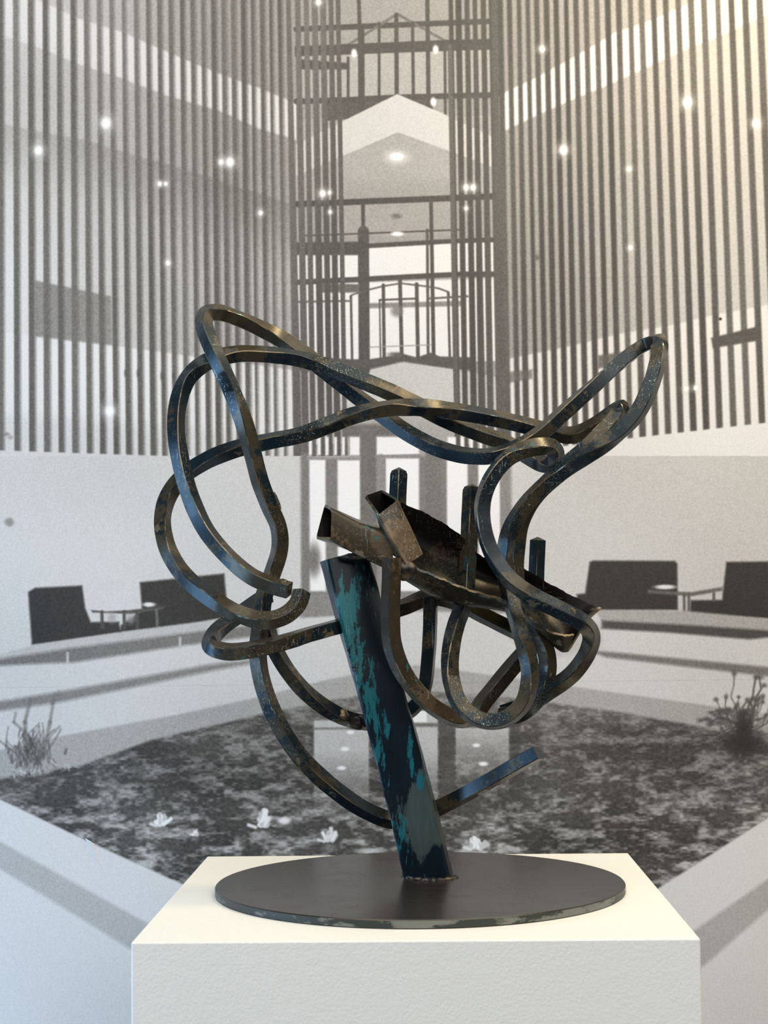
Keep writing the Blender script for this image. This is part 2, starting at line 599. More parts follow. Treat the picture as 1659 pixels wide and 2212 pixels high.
    gap.append((200, 1073.5, 1079, 650, 1081, 1083, 'R'))
    t4 = [(1343, 1357), (1367.5, 1380), (1392, 1406.7), (1418, 1433), (1444.7, 1460), (1471.6, 1486.5), (1500, 1515), (1528, 1545.7), (1557, 1574), (1587, 1604), (1617.6, 1634.7)]
    b4 = [(1366, 1380), (1394, 1408), (1421.6, 1435.6), (1448.8, 1462.7), (1476, 1490), (1504, 1517.8), (1531.8, 1546.7), (1560.6, 1577), (1590.7, 1608), (1621.5, 1638.8), (1652.5, 1670)]
    for (a, b), (c, d) in zip(t4, b4):
        gap.append((30, a, b, 900, c, d, 'R'))
    for k in range(1, 20):
        gap.append((30, 1617.6 + 31.5 * k, 1635 + 31.5 * k, 900, 1653 + 32.2 * k, 1670.5 + 32.2 * k, 'R'))
    m = np.zeros_like(img)
    for (y0, l0, r0, y1, l1, r1, s) in gap:
        yt, ybm = -420, 1000
        if l0 == 1073.5:
            yt, ybm = 205, 415
        ex = lambda a, b, y: a + (b - a) * (y - y0) / (y1 - y0)
        xx = [ex(l0, l1, yt), ex(r0, r1, yt), ex(l0, l1, ybm), ex(r0, r1, ybm)]
        w = win(min(xx) - 8, max(xx) + 8, yt, ybm)
        X, Y = PX[w], PY[w]
        if X.size == 0:
            continue
        l = l0 + (l1 - l0) * (Y - y0) / (y1 - y0)
        r = r0 + (r1 - r0) * (Y - y0) / (y1 - y0)
        sl_, sr_ = (9.0, 4.0) if s == 'L' else (5.0, 5.0)
        if l0 > 620 and l0 < 1080:
            sl_ = sr_ = 3.5
            l = l + 0.9
            r = r - 0.9
        al = np.clip(0.5 + (X - l) / sl_, 0, 1) * np.clip(0.5 + (r - X) / sr_, 0, 1)
        al *= (Y > yt) & (Y < ybm)
        m[w] = np.maximum(m[w], al)
    xl = 734 + (PY / 650.0) * 9.0
    xr = 969 + (PY / 650.0) * 9.0
    inside = np.clip(0.5 + (PX - xl) / 4, 0, 1) * np.clip(0.5 + (xr - PX) / 4, 0, 1)
    ybot = np.where(PX < 860, np.interp(PX, [-600, 5, 357, 650, 760], [955, 973, 985, 989, 989]), 914 + (1645 - PX) * 0.115)
    below = np.clip(0.5 + (PY - ybot) / 4, 0, 1)
    K = (1 - inside) * (1 - below)
    slat_n = vnoise(33, 700, 5)
    D = np.where(PX < 860, 0.43 - 0.05 * np.clip(PX / 700, 0, 1), 0.32) + 0.15 * (slat_n - 0.5)
    # behind the slats beams cross: keep the slat a little darker than the beam
    a = K * (1 - m)
    img += a * (D - img)
    # heavy dark verticals by the opening
    line([(730, 0), (741, 650), (746, 985)], 9, 0.36, 3)
    line([(972, 100), (984, 800), (988, 920)], 10, 0.38, 3)
    line([(1068, 0), (1081, 650), (1086, 790)], 14, 0.36, 6)
    # lamps seen through the slats
    for (x, y, r_) in ((229, 266, 11), (83, 325, 9), (478, 350, 6), (497, 350, 9), (697, 418, 7), (712, 416, 4), (563, 460, 5), (713, 458, 4), (345, 397, 5),
                       (358, 397, 4), (688, 5, 6), (363, 568, 5), (237, 888, 10), (1217, 324, 9), (1171, 106, 6), (1007, 405, 6), (1022, 405, 6),
                       (1007, 450, 4), (1485, 221, 10), (1633, 267, 8), (1359, 365, 5), (1362, 535, 5), (1233, 882, 6), (1482, 840, 5), (1503, 838, 5)):
        blob(x, y, r_ * 1.9, r_ * 1.9, 0.85, 0.5)
        blob(x, y, r_ * 0.95, r_ * 1.1, 1.0, 1, 3)
    # dark boxes among the right-hand rods
    poly([(1536, 730), (1634, 706), (1642, 735), (1540, 752)], 0.30, 5)
    poly([(1292, 768), (1346, 760), (1346, 787), (1292, 796)], 0.36, 6, 0.85)
    poly([(1094, 804), (1150, 798), (1150, 818), (1094, 828)], 0.38, 6, 0.7)
    blob(1160, 556, 7, 6, 0.36, 0.8)
    blob(1556, 689, 3, 3, 0.1, 1, 3)
    for (x, y) in ((271, 806), (298, 806), (349, 812), (375, 813)):
        blob(x, y, 3, 8, 0.3, 0.7)

    # ---- wall and glazed doors below the slats
    lowm = PY > 985
    img[lowm] = (0.83 - 0.05 * np.clip((PX[lowm] - 900) / 700, 0, 1))
    lob = (PX > 640) & (PX < 1110) & (PY > 945) & (PY < 1340)
    poly([(652, 988), (1085, 982), (1085, 1290), (652, 1290)], 0.50, 6)
    for (x0, x1, y0) in ((667, 703, 993), (729, 778, 994), (833, 905, 990), (965, 1010, 985), (1033, 1080, 985)):
        poly([(x0, y0), (x1, y0), (x1 + 1, 1278), (x0 + 1, 1278)], 0.96, 5)
    line([(658, 985), (660, 1330)], 16, 0.50, 10)
    poly([(740, 918), (870, 916), (880, 942), (740, 944)], 0.42, 10)
    for (x0, x1) in ((667, 674), (686, 693), (703, 710), (722, 728), (739, 745), (756, 777), (814, 905), (967, 985), (995, 1003), (1015, 1022), (1035, 1042)):
        poly([(x0, 944), (x1, 944), (x1, 983), (x0, 983)], 0.95, 4)
    line([(795, 935), (797, 1280)], 34, 0.44, 5)
    line([(822, 990), (824, 1280)], 18, 0.56, 5)
    line([(935, 985), (937, 1280)], 34, 0.47, 6)
    line([(1093, 985), (1096, 1290)], 22, 0.55, 8)
    line([(665, 989), (777, 989)], 5, 0.6)
    line([(813, 986), (905, 983)], 5, 0.55)
    blob(678, 1210, 14, 34, 0.45, 0.95, 3)
    poly([(650, 1280), (1110, 1280), (1110, 1330), (870, 1318), (650, 1345)], 0.55, 14)
    blob(20, 1128, 10, 9, 0.58, 0.95, 4)
    blob(14, 938, 7, 4, 0.52, 0.7)
    blob(22, 945, 6, 4, 0.55, 0.6)

    # ---- floor beyond, seats, platforms
    fl_n = 0.83
    poly([(-700, 1450), (0, 1400), (490, 1335), (650, 1335), (870, 1322), (1110, 1325), (1289, 1320), (1700, 1340), (2400, 1385), (2400, 2800), (-700, 2800)], fl_n, 6)
    seat = 0.20
    poly([(61, 1279), (76, 1270), (177, 1265), (184, 1314), (196, 1344), (257, 1343), (261, 1366), (69, 1393)], seat + 0.02, 6)
    poly([(302, 1258), (484, 1239), (493, 1332), (420, 1347), (258, 1366), (262, 1350), (307, 1318)], seat + 0.02, 6)
    poly([(197, 1318), (230, 1321), (280, 1318), (358, 1309), (352, 1316), (285, 1326), (200, 1323)], 0.33, 4)
    for x in (220, 268, 296):
        line([(x, 1322), (x + 1, 1356)], 7, 0.32, 4)
    line([(338, 1318), (340, 1352)], 6, 0.42, 4)
    for (x, y) in ((242, 1335), (282, 1336)):
        blob(x, y, 9, 11, 0.62, 0.7)
    blob(322, 1306, 13, 5, 0.92, 1, 3)
    poly([(-700, 1230), (-360, 1240), (-300, 1420), (-700, 1470)], seat, 6)
    poly([(-700, 1540), (0, 1413), (70, 1394), (260, 1366), (490, 1335), (560, 1328), (560, 1340), (300, 1382), (160, 1400), (0, 1424), (-700, 1555)], 0.76, 6)
    poly([(-700, 1553), (0, 1423), (160, 1399), (300, 1381), (470, 1358), (600, 1345), (600, 1368), (400, 1394), (160, 1431), (100, 1433), (0, 1438), (-700, 1568)], 0.42, 9, 0.85)
    for (x, y) in ((146, 1421), (389, 1388)):
        line([(x, y - 10), (x, y + 10)], 6, 0.75, 4)
    poly([(-700, 1640), (0, 1515), (130, 1494), (460, 1434), (560, 1424), (560, 1431), (460, 1449), (130, 1517), (0, 1536), (-700, 1665)], 0.50, 10, 0.9)
    # right
    poly([(1274, 1214), (1282, 1211), (1458, 1212), (1463, 1218), (1464, 1318), (1250, 1318), (1246, 1284), (1264, 1282)], seat, 6)
    poly([(1569, 1214), (1760, 1212), (1790, 1345), (1491, 1326), (1492, 1297), (1560, 1296)], seat, 6)
    poly([(1400, 1274), (1490, 1280), (1561, 1268), (1561, 1276), (1495, 1288), (1400, 1281)], 0.40, 5)
    for x in (1478, 1488, 1542):
        line([(x, 1282), (x, 1320 if x < 1500 else 1297)], 6, 0.38, 4)
    blob(1437, 1268, 22, 5, 0.90, 1, 3)
    poly([(1285, 1318), (1464, 1318), (1659, 1336), (2400, 1410), (2400, 1436), (1659, 1363), (1299, 1340)], 0.68, 6)
    poly([(1299, 1340), (1500, 1351), (1659, 1362), (2400, 1430), (2400, 1452), (1659, 1377), (1619, 1381), (1440, 1366), (1299, 1358)], 0.30, 7)
    poly([(1270, 1405), (1305, 1407), (1659, 1441), (2400, 1520), (2400, 1545), (1659, 1461), (1309, 1420)], 0.48, 8)
    poly([(1110, 1340), (1298, 1345), (1300, 1400), (1200, 1420), (1100, 1380)], 0.72, 16, 0.7)

    # ---- grey kerb band and pond
    poly([(-700, 1760), (0, 1620), (147, 1587), (367, 1547), (558, 1506), (700, 1470), (830, 1442), (900, 1437), (985, 1448), (1201, 1478), (1535, 1525), (2400, 1660),
          (2400, 1900), (-700, 1900)], 0.68, 6)
    pond = [(-700, 1790), (-60, 1690), (176, 1653), (330, 1598), (565, 1543), (700, 1515), (850, 1492), (1000, 1497), (1160, 1514), (1350, 1540), (1520, 1571), (1700, 1610), (2000, 1660),
            (1659, 1767), (1422, 1920), (1200, 2060), (900, 2240), (620, 2060), (393, 1910), (184, 1815), (0, 1727), (-200, 1640)]
    pm = np.zeros_like(img)
    poly(pond, 1.0, 7, 1.0, pm)
    n1 = vnoise(46, 17, 21)
    n2 = vnoise(19, 8, 22)
    n3 = vnoise(8, 4, 23)
    n4 = vnoise(150, 70, 24)
    t = 0.45 * n1 + 0.35 * n2 + 0.2 * n3
    leaf = np.clip((t - 0.42) / 0.34, 0, 1)
    depth = np.clip((PY - 1520) / 330, 0, 1)
    pv = 0.25 + 0.12 * n4 + leaf * (0.14 + 0.26 * depth) + 0.10 * (n3 - 0.5)
    pv += 0.12 * np.clip((1570 - PY) / 60, 0, 1)
    # reflections of the glazed doors in the water
    for (x0, x1, y0, y1, val) in ((678, 797, 1556, 1770, 0.80), (876, 946, 1540, 1770, 0.80), (984, 1100, 1572, 1720, 0.78)):
        al = np.clip(0.5 + (PX - x0) / 5, 0, 1) * np.clip(0.5 + (x1 - PX) / 5, 0, 1) * np.clip(0.5 + (PY - y0) / 5, 0, 1) * np.clip((y1 - PY) / 150, 0, 1)
        al *= (0.95 - 0.35 * leaf * depth)
        pv += al * (val - pv)
    img += pm * (pv - img)
    line([(678, 1574), (800, 1573)], 5, 0.55)
    line([(880, 1566), (1100, 1566)], 8, 0.45, 5)
    line([(965, 1540), (966, 1740)], 34, 0.32, 6, 0.8)
    line([(1112, 1560), (1114, 1720)], 22, 0.28, 8, 0.7)
    poly([(870, 1535), (922, 1535), (922, 1560), (870, 1560)], 0.95, 4)
    for (x, y, rx, ry) in ((745, 1618, 9, 4.5), (738, 1659, 9, 4.5), (1029, 1610, 8, 4), (1044, 1650, 10, 4.5), (1067, 1698, 6, 3), (757, 1582, 8, 4)):
        blob(x, y, rx, ry, 0.98, 1, 3)
    # water lilies
    for (x, y, s) in ((349, 1772, 1.0), (567, 1772, 1.25), (422, 1799, 0.5), (712, 1806, 1.0), (1030, 1821, 1.15)):
        rl = random.Random(int(x))
        for k in range(11):
            an = rl.uniform(-3.0, -0.1)
            rr_ = rl.uniform(9, 25) * s
            cx_ = x + rl.uniform(-9, 9) * s
            line([(cx_, y + 8 * s), (cx_ + math.cos(an) * rr_ * 0.8, y + 7 * s + math.sin(an) * rr_)], rl.uniform(5, 11) * s, rl.choice((0.97, 0.97, 0.9, 0.8)), 4)
        line([(x - 24 * s, y + 8 * s), (x - 12 * s, y + 12 * s)], 6 * s, 0.9, 4)
        blob(x, y + 26 * s, 15 * s, 9 * s, 0.62, 0.6)
    blob(614, 1773, 13, 7, 0.95, 1, 3)
    blob(800, 1838, 30, 6, 0.9, 0.8)
    # deck in front of the pond with its grey joint
    poly([(-700, 1390), (-200, 1640), (0, 1727), (184, 1815), (393, 1910), (620, 2060), (900, 2240), (900, 2800), (-700, 2800)], 0.88, 5)
    poly([(2400, 1300), (1659, 1767), (1422, 1920), (1200, 2060), (900, 2240), (900, 2800), (2400, 2800)], 0.88, 5)
    poly([(-700, 1440), (0, 1818), (319, 1995), (620, 2170), (900, 2330), (900, 2400), (620, 2240), (275, 2046), (0, 1877), (-700, 1490)], 0.74, 9)
    poly([(2400, 1380), (1659, 1899), (1501, 2009), (1200, 2200), (900, 2390), (900, 2480), (1200, 2295), (1520, 2087), (1659, 1965), (2400, 1440)], 0.71, 9)
    # rushes and shrub at the pond's corners
    r2 = random.Random(5)
    for k in range(26):
        x, y = 55 + r2.uniform(-30, 50), 1650 + r2.uniform(-15, 10)
        an = -math.pi / 2 + r2.uniform(-0.7, 0.7)
        L = r2.uniform(40, 100)
        pts = [(x, y)]
        for s in range(4):
            an += r2.uniform(-0.35, 0.35)
            x += math.cos(an) * L / 4
            y += math.sin(an) * L / 4
            pts.append((x, y))
        line(pts, r2.uniform(2, 4.5), r2.uniform(0.36, 0.6), 3.5, 0.75)
    for (x0, y0, x1, y1, wd) in ((58, 1635, 54, 1560, 9), (54, 1560, 66, 1510, 7), (92, 1640, 108, 1560, 8), (108, 1560, 118, 1500, 6), (112, 1520, 128, 1494, 4), (100, 1600, 128, 1570, 4), (62, 1590, 30, 1560, 5), (30, 1560, 34, 1540, 4)):
        line([(x0, y0), (x1, y1)], wd, 0.46, 6, 0.7)
    for k in range(90):
        x = 70 + r2.gauss(0, 20)
        y = 1640 + r2.gauss(0, 26)
        an = -math.pi / 2 + r2.uniform(-0.6, 0.6)
        L = r2.uniform(8, 26)
        line([(x, y), (x + math.cos(an) * L, y + math.sin(an) * L)], r2.uniform(2, 6), r2.uniform(0.26, 0.5), 4, 0.6)
    for k in range(26):
        x = 30 + r2.random() * 145
        y = 1676 - (x - 30) * 0.14 + r2.uniform(-10, 8)
        line([(x, y), (x + r2.uniform(-14, 14), y - r2.uniform(2, 14))], r2.uniform(2, 5), r2.uniform(0.6, 0.85), 3, 0.8)
    line([(45, 1687), (190, 1660)], 9, 0.27, 8, 0.8)
    for k in range(60):
        x, y = 1605 + r2.uniform(-22, 22), 1590 + r2.uniform(-22, 8)
        an = -math.pi / 2 + r2.uniform(-1.25, 1.25)
        L = r2.uniform(35, 95) if abs(an + math.pi / 2) > 0.35 else r2.uniform(60, 130)
        pts = [(x, y)]
        for s in range(5):
            an += r2.uniform(-0.85, 0.85)
            x += math.cos(an) * L / 5
            y += math.sin(an) * L / 5
            pts.append((x, y))
        line(pts, r2.uniform(2, 5), r2.uniform(0.28, 0.5), 3, 0.75)
        blob(pts[-1][0], pts[-1][1], r2.uniform(4, 9), r2.uniform(3, 7), 0.34, 0.7)
    blob(1608, 1605, 46, 26, 0.19, 0.9)
    blob(1606, 1570, 16, 32, 0.2, 0.9)
    for k in range(30):
        x = 1540 + r2.random() * 140
        y = 1640 + r2.uniform(-6, 60)
        line([(x, y), (x + r2.uniform(-9, 9), y - r2.uniform(2, 8))], r2.uniform(2, 4), r2.uniform(0.5, 0.66), 3, 0.6)

    # ---- print grain
    img += (vnoise(260, 200, 31) - 0.5) * 0.04
    gr = rng.random(img.shape, dtype=np.float32)
    gr = (gr + np.roll(gr, 1, 0) + np.roll(gr, 1, 1) + np.roll(np.roll(gr, 1, 0), 1, 1)) * 0.25 - 0.5
    gr2 = vnoise(3.2, 3.2, 32) - 0.5
    amp = 0.30 * np.clip(4 * img * (1 - img), 0.12, 1)
    img += amp * (0.5 * gr + 0.5 * gr2) * 0.5
    return np.clip(img, 0.05, 1.0)


def make_print_mat():
    g = paint_print()
    im = bpy.data.images.new('mural_print', TW, TH, alpha=False, float_buffer=False)
    buf = np.empty((TH, TW, 4), np.float32)
    dk_ = (1 - g) ** 1.5
    g = g * 0.97
    buf[..., 0] = g
    buf[..., 1] = g * (0.988 - 0.055 * dk_)
    buf[..., 2] = g * (0.972 - 0.14 * dk_)
    buf[..., 3] = 1
    im.pixels.foreach_set(buf.ravel())
    im.update()
    im.pack()
    m, nt, b = mat_new('printed_wallpaper')
    uv = nt.nodes.new('ShaderNodeUVMap')
    uv.uv_map = 'UVMap'
    t = nt.nodes.new('ShaderNodeTexImage')
    t.image = im
    t.interpolation = 'Cubic'
    t.extension = 'EXTEND'
    nt.links.new(uv.outputs[0], t.inputs[0])
    n1 = noise(nt, coords(nt), 420.0, 2)
    col = mix(nt, 1.0, t.outputs[0], ramp(nt, n1, [(0.2, 0.80), (0.8, 0.90)]), 'MULTIPLY')
    nt.links.new(col, b.inputs['Base Color'])
    b.inputs['Roughness'].default_value = 0.42
    b.inputs['Specular IOR Level'].default_value = 0.35
    bump(nt, b, n1, 0.15, 0.0006)
    return m


M_PRINT = make_print_mat()
mural = empty('photo_mural', (0, WALL_Y, MZ0), 'black and white photo mural of a slatted atrium with pond, papered on the wall', 'mural')
seams = [MZ0, 0.583, 1.183, 1.782, 2.382, MZ1]
for a, b_ in zip(seams[:-1], seams[1:]):
    v, f = box_data(MX0, MX1, WALL_Y, WALL_Y + 0.002, a + 0.00006, b_ - 0.00006)
    o = link_mesh('paper_strip', v, f, M_PRINT, mural, (0, WALL_Y, MZ0), smooth=False)
    uvl = o.data.uv_layers.new(name='UVMap')
    for li, lp in enumerate(o.data.loops):
        co = o.data.vertices[lp.vertex_index].co
        uvl.data[li].uv = ((co.x - MX0) / (MX1 - MX0), co.z / (MZ1 - MZ0))

# a lifted crease in the paper low on the left
cr = [at_y(183, 1810, WALL_Y), at_y(203, 1822, WALL_Y), at_y(227, 1892, WALL_Y), at_y(191, 1815, WALL_Y) + np.array([0.002, -0.0018, 0])]
o = link_mesh('paper_crease', cr, [(0, 3, 2), (3, 1, 2), (0, 1, 3), (0, 2, 1)], M_PRINT, mural, (0, WALL_Y, MZ0), smooth=False)
uvl = o.data.uv_layers.new(name='UVMap')
for li, lp in enumerate(o.data.loops):
    co = o.data.vertices[lp.vertex_index].co
    uvl.data[li].uv = ((co.x - MX0) / (MX1 - MX0), (co.z - 0.02) / (MZ1 - MZ0))

# ------------------------------------------------------------------ plinth
bm = bmesh.new()
bmesh.ops.create_cube(bm, size=1.0)
bmesh.ops.scale(bm, vec=(0.5, 0.5, ZT), verts=bm.verts)
bmesh.ops.translate(bm, vec=(0, 0, ZT / 2), verts=bm.verts)
bmesh.ops.bevel(bm, geom=list(bm.edges), offset=0.0015, segments=2, affect='EDGES', profile=0.5)
me = bpy.data.meshes.new('plinth')
bm.to_mesh(me)
bm.free()
me.materials.append(M_PLINTH)
pl = bpy.data.objects.new('plinth', me)
C.objects.link(pl)
pl.location = (0, 0.25, 0)
pl['label'] = 'white painted square plinth under the metal sculpture'
pl['category'] = 'plinth'

# ------------------------------------------------------------------ sculpture
sculpt = empty('metal_sculpture', tuple(BASE), 'dark patinated abstract sculpture of looping square bars on a round plate', 'sculpture')

# round base plate
n = 128
rad = 0.2115
verts, faces = [], []
prof = [(rad - 0.0012, 0.0), (rad, 0.0010), (rad, DISC_T - 0.0010), (rad - 0.0010, DISC_T)]
for (r_, z_) in prof:
    for k in range(n):
        a = 2 * math.pi * k / n
        verts.append((BASE[0] + r_ * math.cos(a), BASE[1] + r_ * math.sin(a) * 0.985, ZT + z_))
for j in range(3):
    for k in range(n):
        faces.append((j * n + k, j * n + (k + 1) % n, (j + 1) * n + (k + 1) % n, (j + 1) * n + k))
faces.append(tuple(range(n)))
faces.append(tuple(3 * n + k for k in range(n)))
o = link_mesh('base_plate', verts, faces, [M_DISC, M_RIM], sculpt, BASE, True, 30)
for p in o.data.polygons:
    if len(p.vertices) == 4 and abs(p.normal.z) < 0.5:
        p.material_index = 1
o['label'] = 'round blackened steel plate with chipped rim'


def P3(px, py, d):
    return at_y(px, py, YC - d)


def catmull(P, step):
    """centripetal Catmull-Rom through rows of P (x,y,z,extra...), roughly even spacing"""
    P = np.asarray(P, float)
    Q = np.vstack([2 * P[0] - P[1], P, 2 * P[-1] - P[-2]])
    out = []
    for i in range(1, len(Q) - 2):
        p0, p1, p2, p3 = Q[i - 1], Q[i], Q[i + 1], Q[i + 2]
        t0 = 0.0
        t1 = t0 + max(np.linalg.norm(p1[:3] - p0[:3]), 1e-6) ** 0.5
        t2 = t1 + max(np.linalg.norm(p2[:3] - p1[:3]), 1e-6) ** 0.5
        t3 = t2 + max(np.linalg.norm(p3[:3] - p2[:3]), 1e-6) ** 0.5
        k = max(2, int(np.linalg.norm(p2[:3] - p1[:3]) / step))
        for j in range(k):
            t = t1 + (t2 - t1) * j / k
            A1 = (t1 - t) / (t1 - t0) * p0 + (t - t0) / (t1 - t0) * p1
            A2 = (t2 - t) / (t2 - t1) * p1 + (t - t1) / (t2 - t1) * p2
            A3 = (t3 - t) / (t3 - t2) * p2 + (t - t2) / (t3 - t2) * p3
            B1 = (t2 - t) / (t2 - t0) * A1 + (t - t0) / (t2 - t0) * A2
            B2 = (t3 - t) / (t3 - t1) * A2 + (t - t1) / (t3 - t1) * A3
            out.append((t2 - t) / (t2 - t1) * B1 + (t - t1) / (t2 - t1) * B2)
    out.append(Q[-2])
    return np.array(out)


def wob(p, s, seed):
    """cheap smooth pseudo-noise for hammered irregularity"""
    return (math.sin(p[0] * s + seed) + math.sin(p[1] * s * 1.31 + 2.1 * seed) + math.sin(p[2] * s * 0.83 + 1.7 * seed)) / 3


def sweep(name, pts, w, h, mat, phi=45.0, step=0.0035, cham=0.06, rough=0.0002, dome=(0.0, 0.0), label=None, edge=None):
    """sweep a chamfered bar section along pixel/depth control points (px, py, d[, roll])"""
    rows = []
    for q in pts:
        p = P3(q[0], q[1], q[2])
        rows.append((*p, q[3] if len(q) > 3 else phi))
    S = catmull(rows, step)
    pos = S[:, :3]
    ang = np.radians(S[:, 3])
    T = np.gradient(pos, axis=0)
    T /= np.linalg.norm(T, axis=1)[:, None]
    Nrm = np.zeros_like(pos)
    prev = None
    for i in range(len(pos)):
        vd = CAM - pos[i]
        vd /= np.linalg.norm(vd)
        a = vd - np.dot(vd, T[i]) * T[i]
        la = np.linalg.norm(a)
        if prev is not None and la < 0.55:
            b = prev - np.dot(prev, T[i]) * T[i]
            b /= np.linalg.norm(b)
            k = la / 0.55
            a = a * k + b * (1 - k)
        prev = a / np.linalg.norm(a)
        Nrm[i] = prev
    # gentle smoothing of the frame
    for _ in range(6):
        Nrm[1:-1] = (Nrm[:-2] + 2 * Nrm[1:-1] + Nrm[2:]) / 4
        Nrm -= np.sum(Nrm * T, axis=1)[:, None] * T
        Nrm /= np.linalg.norm(Nrm, axis=1)[:, None]
    Bn = np.cross(T, Nrm)
    A1 = Nrm * np.cos(ang)[:, None] + Bn * np.sin(ang)[:, None]
    A2 = -Nrm * np.sin(ang)[:, None] + Bn * np.cos(ang)[:, None]
    c = cham * min(w, h)
    hw, hh = w / 2, h / 2
    sec = []
    for (sx, sy) in ((1, 1), (-1, 1), (-1, -1), (1, -1)):
        a_, b_ = (sx * hw, sy * (hh - c)), (sx * (hw - c), sy * hh)
        sec += [a_, b_] if sx * sy > 0 else [b_, a_]
    ns = len(sec)
    L = np.concatenate([[0], np.cumsum(np.linalg.norm(np.diff(pos, axis=0), axis=1))])
    verts, faces = [], []
    sd = hash(len(name) * 7 + len(pts) * 13) % 17
    for i in range(len(pos)):
        sc = 1.0
        for dlen, dist in ((dome[0], L[i]), (dome[1], L[-1] - L[i])):
            if dlen > 0 and dist < dlen:
                sc = min(sc, math.sqrt(max(0.0, 1 - ((dlen - dist) / dlen) ** 2)) * 0.9 + 0.1)
        for k, (u, vv) in enumerate(sec):
            p = pos[i] + (A2[i] * u + A1[i] * vv) * sc
            j = rough * (wob(p, 260, sd + k) * 0.9 + wob(p, 90, sd + 3 * k) * 1.4)
            dirv = (A2[i] * u + A1[i] * vv)
            dirv = dirv / np.linalg.norm(dirv)
            verts.append(p + dirv * j)
    for i in range(len(pos) - 1):
        for k in range(ns):
            faces.append((i * ns + k, i * ns + (k + 1) % ns, (i + 1) * ns + (k + 1) % ns, (i + 1) * ns + k))
    faces.append(tuple(range(ns)))
    faces.append(tuple((len(pos) - 1) * ns + k for k in range(ns)))
    o = link_mesh(name, verts, faces, [mat, edge or mat], sculpt, BASE, True, 28)
    nring = (len(pos) - 1) * ns
    for fi in range(nring):
        if fi % ns % 2 == 0:
            o.data.polygons[fi].material_index = 1
    if label:
        o['label'] = label
    return o


BAR = 0.0142
PPMS = 2020.0   # pixels per metre near the sculpture

barA = [(1163, 1626, .030), (1100, 1662, .015), (1030, 1702, 0), (960, 1738, -.02), (900, 1765, -.03), (850, 1772, -.03), (790, 1750, -.02), (720, 1703, 0),
        (650, 1636, .02), (600, 1560, .03), (568, 1480, .035), (557, 1410, .035), (563, 1350, .03), (570, 1290, .02), (590, 1235, .015), (604, 1185, .02),
        (602, 1140, .03), (583, 1095, .04), (562, 1040, .05), (546, 980, .055), (528, 915, .06), (503, 850, .06), (476, 790, .06), (453, 738, .05),
        (441, 702, .035), (446, 679, .015), (475, 675, -.005), (520, 690, -.02), (580, 718, -.035), (640, 752, -.045), (700, 800, -.05), (760, 848, -.05),
        (820, 892, -.045), (880, 935, -.03), (940, 966, -.015), (1000, 983, 0), (1060, 985, .015), (1115, 968, .02), (1165, 938, .02), (1220, 890, .01),
        (1290, 828, 0), (1350, 775, -.018), (1393, 745, -.028), (1418, 737, -.014), (1424, 746, .012), (1420, 785, .036), (1406, 832, .05), (1378, 890, .055), (1330, 940, .055),
        (1265, 985, .05), (1200, 1030, .03), (1150, 1080, .01), (1125, 1130, 0), (1115, 1190, 0), (1113, 1240, 0), (1125, 1300, .005), (1155, 1355, .01),
        (1180, 1410, .01), (1182, 1455, .01), (1163, 1505, 0), (1125, 1540, -.01), (1080, 1548, -.02)]
barB = [(625, 1275, .07), (590, 1265, .065), (540, 1243, .06), (490, 1200, .05), (445, 1145, .045), (412, 1075, .04), (391, 1000, .035), (380, 930, .03),
        (385, 870, .025), (408, 815, .015), (450, 780, .005), (510, 765, -.005), (580, 766, -.01), (650, 776, -.015), (720, 797, -.02), (790, 825, -.03),
        (860, 855, -.035), (920, 885, -.04), (980, 915, -.045), (1040, 938, -.045), (1095, 958, -.04), (1140, 985, -.03), (1172, 1002, -.02), (1194, 998, 0),
        (1200, 978, .02), (1185, 965, .035), (1150, 967, .045), (1100, 988, .05), (1062, 1032, .055), (1043, 1085, .055), (1046, 1145, .055), (1065, 1200, .055),
        (1100, 1250, .06), (1150, 1288, .06), (1210, 1318, .06), (1256, 1343, .055), (1277, 1372, .03), (1268, 1412, .005), (1235, 1457, -.015), (1190, 1490, -.03),
        (1140, 1522, -.035), (1085, 1542, -.035)]
barC = [(652, 1277, .078), (643, 1305, .082), (615, 1330, .085), (575, 1340, .085), (520, 1328, .075), (460, 1295, .06), (400, 1245, .04), (362, 1185, .02),
        (351, 1120, .005), (367, 1065, -.01), (400, 1025, -.01), (450, 993, 0), (520, 967, .015), (590, 952, .025), (650, 940, .03), (710, 918, .03), (770, 896, .03),
        (840, 882, .025), (910, 880, .015), (980, 888, 0), (1050, 900, -.01), (1120, 915, -.015), (1180, 930, -.015), (1235, 940, -.01), (1285, 920, -.005),
        (1325, 892, 0), (1342, 882, .012), (1330, 902, .03), (1293, 942, .035), (1245, 985, .035), (1190, 1035, .03), (1140, 1085, .025), (1107, 1135, .02),
        (1093, 1180, .015), (1092, 1230, .015), (1102, 1290, .025), (1120, 1350, .04), (1138, 1410, .05), (1145, 1465, .055), (1128, 1522, .06), (1085, 1556, .06),
        (1035, 1554, .055), (995, 1523, .05), (975, 1470, .04), (973, 1410, .025), (985, 1350, .01), (1003, 1300, -.01), (1010, 1220, -.03), (1015, 1130, -.04),
        (1019, 1045, -.045)]
barL = [(846, 1205, .05), (845, 1260, .05), (843, 1330, .05), (847, 1390, .05), (867, 1445, .045), (902, 1495, .035), (945, 1533, .02), (990, 1553, .005),
        (1022, 1545, -.015), (1047, 1513, -.03), (1082, 1470, -.04), (1125, 1420, -.045), (1170, 1375, -.05), (1200, 1340, -.05)]
barE = [(930, 1290, -.02), (929, 1350, -.02), (925, 1420, -.02), (918, 1480, -.02), (900, 1522, -.03), (860, 1550, -.035), (810, 1562, -.035), (760, 1555, -.025),
        (705, 1530, -.01), (655, 1490, 0), (615, 1440, .01), (588, 1390, .015), (575, 1350, .02)]
